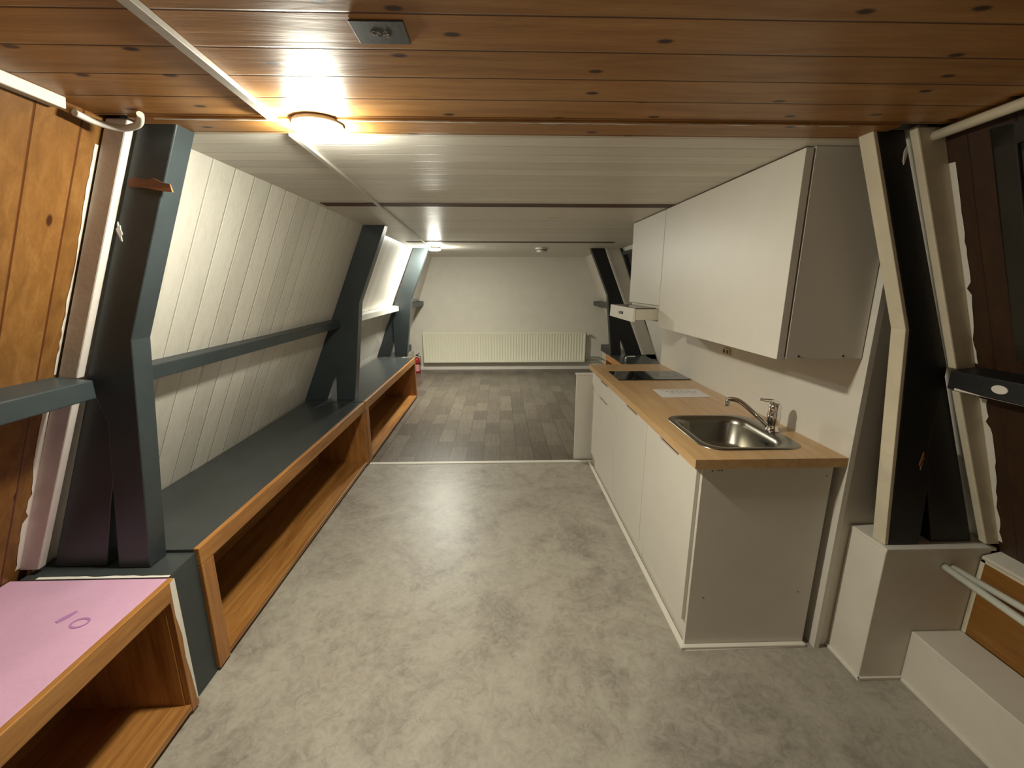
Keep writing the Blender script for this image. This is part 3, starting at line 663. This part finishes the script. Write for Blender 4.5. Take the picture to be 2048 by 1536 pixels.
part('handle', MB().tube([(ec[0]-0.01, ec[1]-0.01, 0.318), (ec[0]+0.02, ec[1]-0.01, 0.335), (ec[0]+0.055, ec[1]-0.01, 0.358)], 0.006).tube([(ec[0]-0.01, ec[1]-0.01, 0.31), (ec[0]+0.05, ec[1]-0.01, 0.322)], 0.005), RUBBER, ex)
part('gauge', MB().tube([(ec[0]+0.005, ec[1]-0.02, 0.295), (ec[0]+0.005, ec[1]-0.03, 0.295)], 0.012), PVC, ex)
part('hose', MB().tube(smooth_path([(ec[0]+0.015, ec[1], 0.30), (ec[0]+0.06, ec[1], 0.29), (ec[0]+0.068, ec[1], 0.24), (ec[0]+0.066, ec[1], 0.12)]), 0.006), RUBBER, ex)

# ------------------------------------------------------------------ ceiling things
def lamp(loc, r, strength, col, label, drop=0.0):
    o = thing('ceiling_lamp', loc, label, 'lamp')
    x, y, z = loc
    part('base_ring', MB().lathe([(0.0, 0.0), (r+0.001, 0.0), (r+0.003, -0.003), (r+0.003, -0.013-drop), (0.0, -0.013-drop)], loc, 48, False), PVC, o)
    part('diffuser', MB().lathe([(a_, b_-drop) for a_, b_ in ((r-0.001, -0.013), (r+0.001, -0.016), (r, -0.020), (r*0.95, -0.026), (r*0.8, -0.031), (r*0.5, -0.034), (0.0, -0.035))], loc, 48, False), emit('lamp_glow', col, strength), o, 0, 'glowing white opal diffuser')
    return o
lamp((-0.515, 1.385, ZC-0.001), 0.066, LAMP_NEAR, (1.0, 0.975, 0.82, 1), 'bright round ceiling lamp on the pine board edge, nearest')
lamp((-0.42, -0.80, ZC-0.001), 0.066, LAMP_FILL, (1.0, 0.975, 0.82, 1), 'added unseen fill lamp on the pine ceiling behind the viewer')  # invented lamp out of view, only adds fill light
lamp((-0.815, 5.75, ZC-0.001), 0.072, LAMP_FAR, (1.0, 0.985, 0.86, 1), 'small round ceiling lamp at the far left end of the white conduit', 0.012)
sd = thing('smoke_detector', (0.56, 5.85, ZC), 'round white smoke detector on the far white ceiling', 'smoke detector')
part('base', MB().lathe([(0.0, 0.0), (0.085, 0.0), (0.085, -0.015), (0.07, -0.02), (0.0, -0.02)], (0.56, 5.85, ZC), 32, False), PVC, sd)
part('sensor_chamber', MB().lathe([(0.062, -0.02), (0.062, -0.034), (0.07, -0.036), (0.062, -0.052), (0.0, -0.055)], (0.56, 5.85, ZC), 32, False), PVC, sd)
sv = MB()
for k in range(16):
    a = 2*math.pi*k/16; sv.tube([(0.56+0.0625*math.cos(a), 5.85+0.0625*math.sin(a), ZC-0.021), (0.56+0.0625*math.cos(a), 5.85+0.0625*math.sin(a), ZC-0.034)], 0.005, 6)
part('vent_slot', sv, GREYDK, sd)
bp = thing('blanking_plate', (-0.215, 0.924, ZC), 'dark scratched square plate on the pine ceiling near the top edge', 'plate')
part('plate', MB().slab([(-0.262, 0.887), (-0.166, 0.887), (-0.166, 0.961), (-0.262, 0.961)], ZC-0.003, ZC-0.0003), PLATE, bp, 0.0006)
sc = MB(); r_ = random.Random(4)
for k in range(26):
    x = -0.215+r_.uniform(-0.014, 0.014); y = 0.925+r_.uniform(-0.008, 0.009); a = r_.uniform(0, 3.1); L = r_.uniform(0.002, 0.005)
    sc.box(x-L*abs(math.cos(a)), x+L*abs(math.cos(a)), y-0.0008-L*0.6*abs(math.sin(a)), y+0.0008+L*0.6*abs(math.sin(a)), ZC-0.0037, ZC-0.0029)
part('scratches', sc, paint('pale_filler', (170, 165, 152), 0.7), bp, 0, 'pale scraped marks')
# cable conduit along the ceiling
def cx(y): return -0.547-0.056*y
def conduit(y0, y1, hw_, h, label):
    mb = MB(); mb.prism([(cx(y0)-hw_, ZC-h), (cx(y0)+hw_, ZC-h), (cx(y0)+hw_, ZC-0.0004), (cx(y0)-hw_, ZC-0.0004)], y0, y1, [(cx(y1)-hw_, ZC-h), (cx(y1)+hw_, ZC-h), (cx(y1)+hw_, ZC-0.0004), (cx(y1)-hw_, ZC-0.0004)])
    single('cable_conduit', mb, PVC, label, 'conduit', 0.001)
conduit(YB+0.01, YW-0.12, 0.011, 0.013, 'white cable conduit crossing the pine ceiling towards the near lamp')
conduit(YW+0.002, 5.70, 0.009, 0.012, 'white cable conduit on the white ceiling between the two lamps')
# corner battens at the ceiling
single('corner_batten', MB().prism([(-1.070, 1.9995), (-1.11, 1.9995), (-1.115, 1.978), (-1.075, 1.972)], YB+0.01, 1.235), PVC, 'white corner batten where pine ceiling meets left pine wall', 'batten', 0.003)
single('corner_batten', MB().tube([(1.292, 1.372, 1.975), (1.285, 1.2, 1.978), (1.255, 0.6, 1.982), (1.18, -1.28, 1.982)], 0.014, 14), CREAM_TRIM, 'cream round conduit along the right ceiling edge above the window', 'conduit')
single('curved_cable', MB().tube(smooth_path([(-1.075, 1.255, 1.972), (-1.07, 1.31, 1.968), (-1.035, 1.345, 1.965), (-0.98, 1.335, 1.972), (-0.945, 1.30, 1.985)]), 0.0085, 12), PVC, 'short curved pale cable sleeve at top of the left batten', 'cable')
single('filler_patch', MB().slab([(0.345, 3.19), (0.40, 3.20), (0.435, 3.17), (0.43, 3.21), (0.38, 3.24), (0.35, 3.22)], ZC-0.0015, ZC-0.0003), IVORY, 'small yellowish scuff patch on the white ceiling', 'patch')
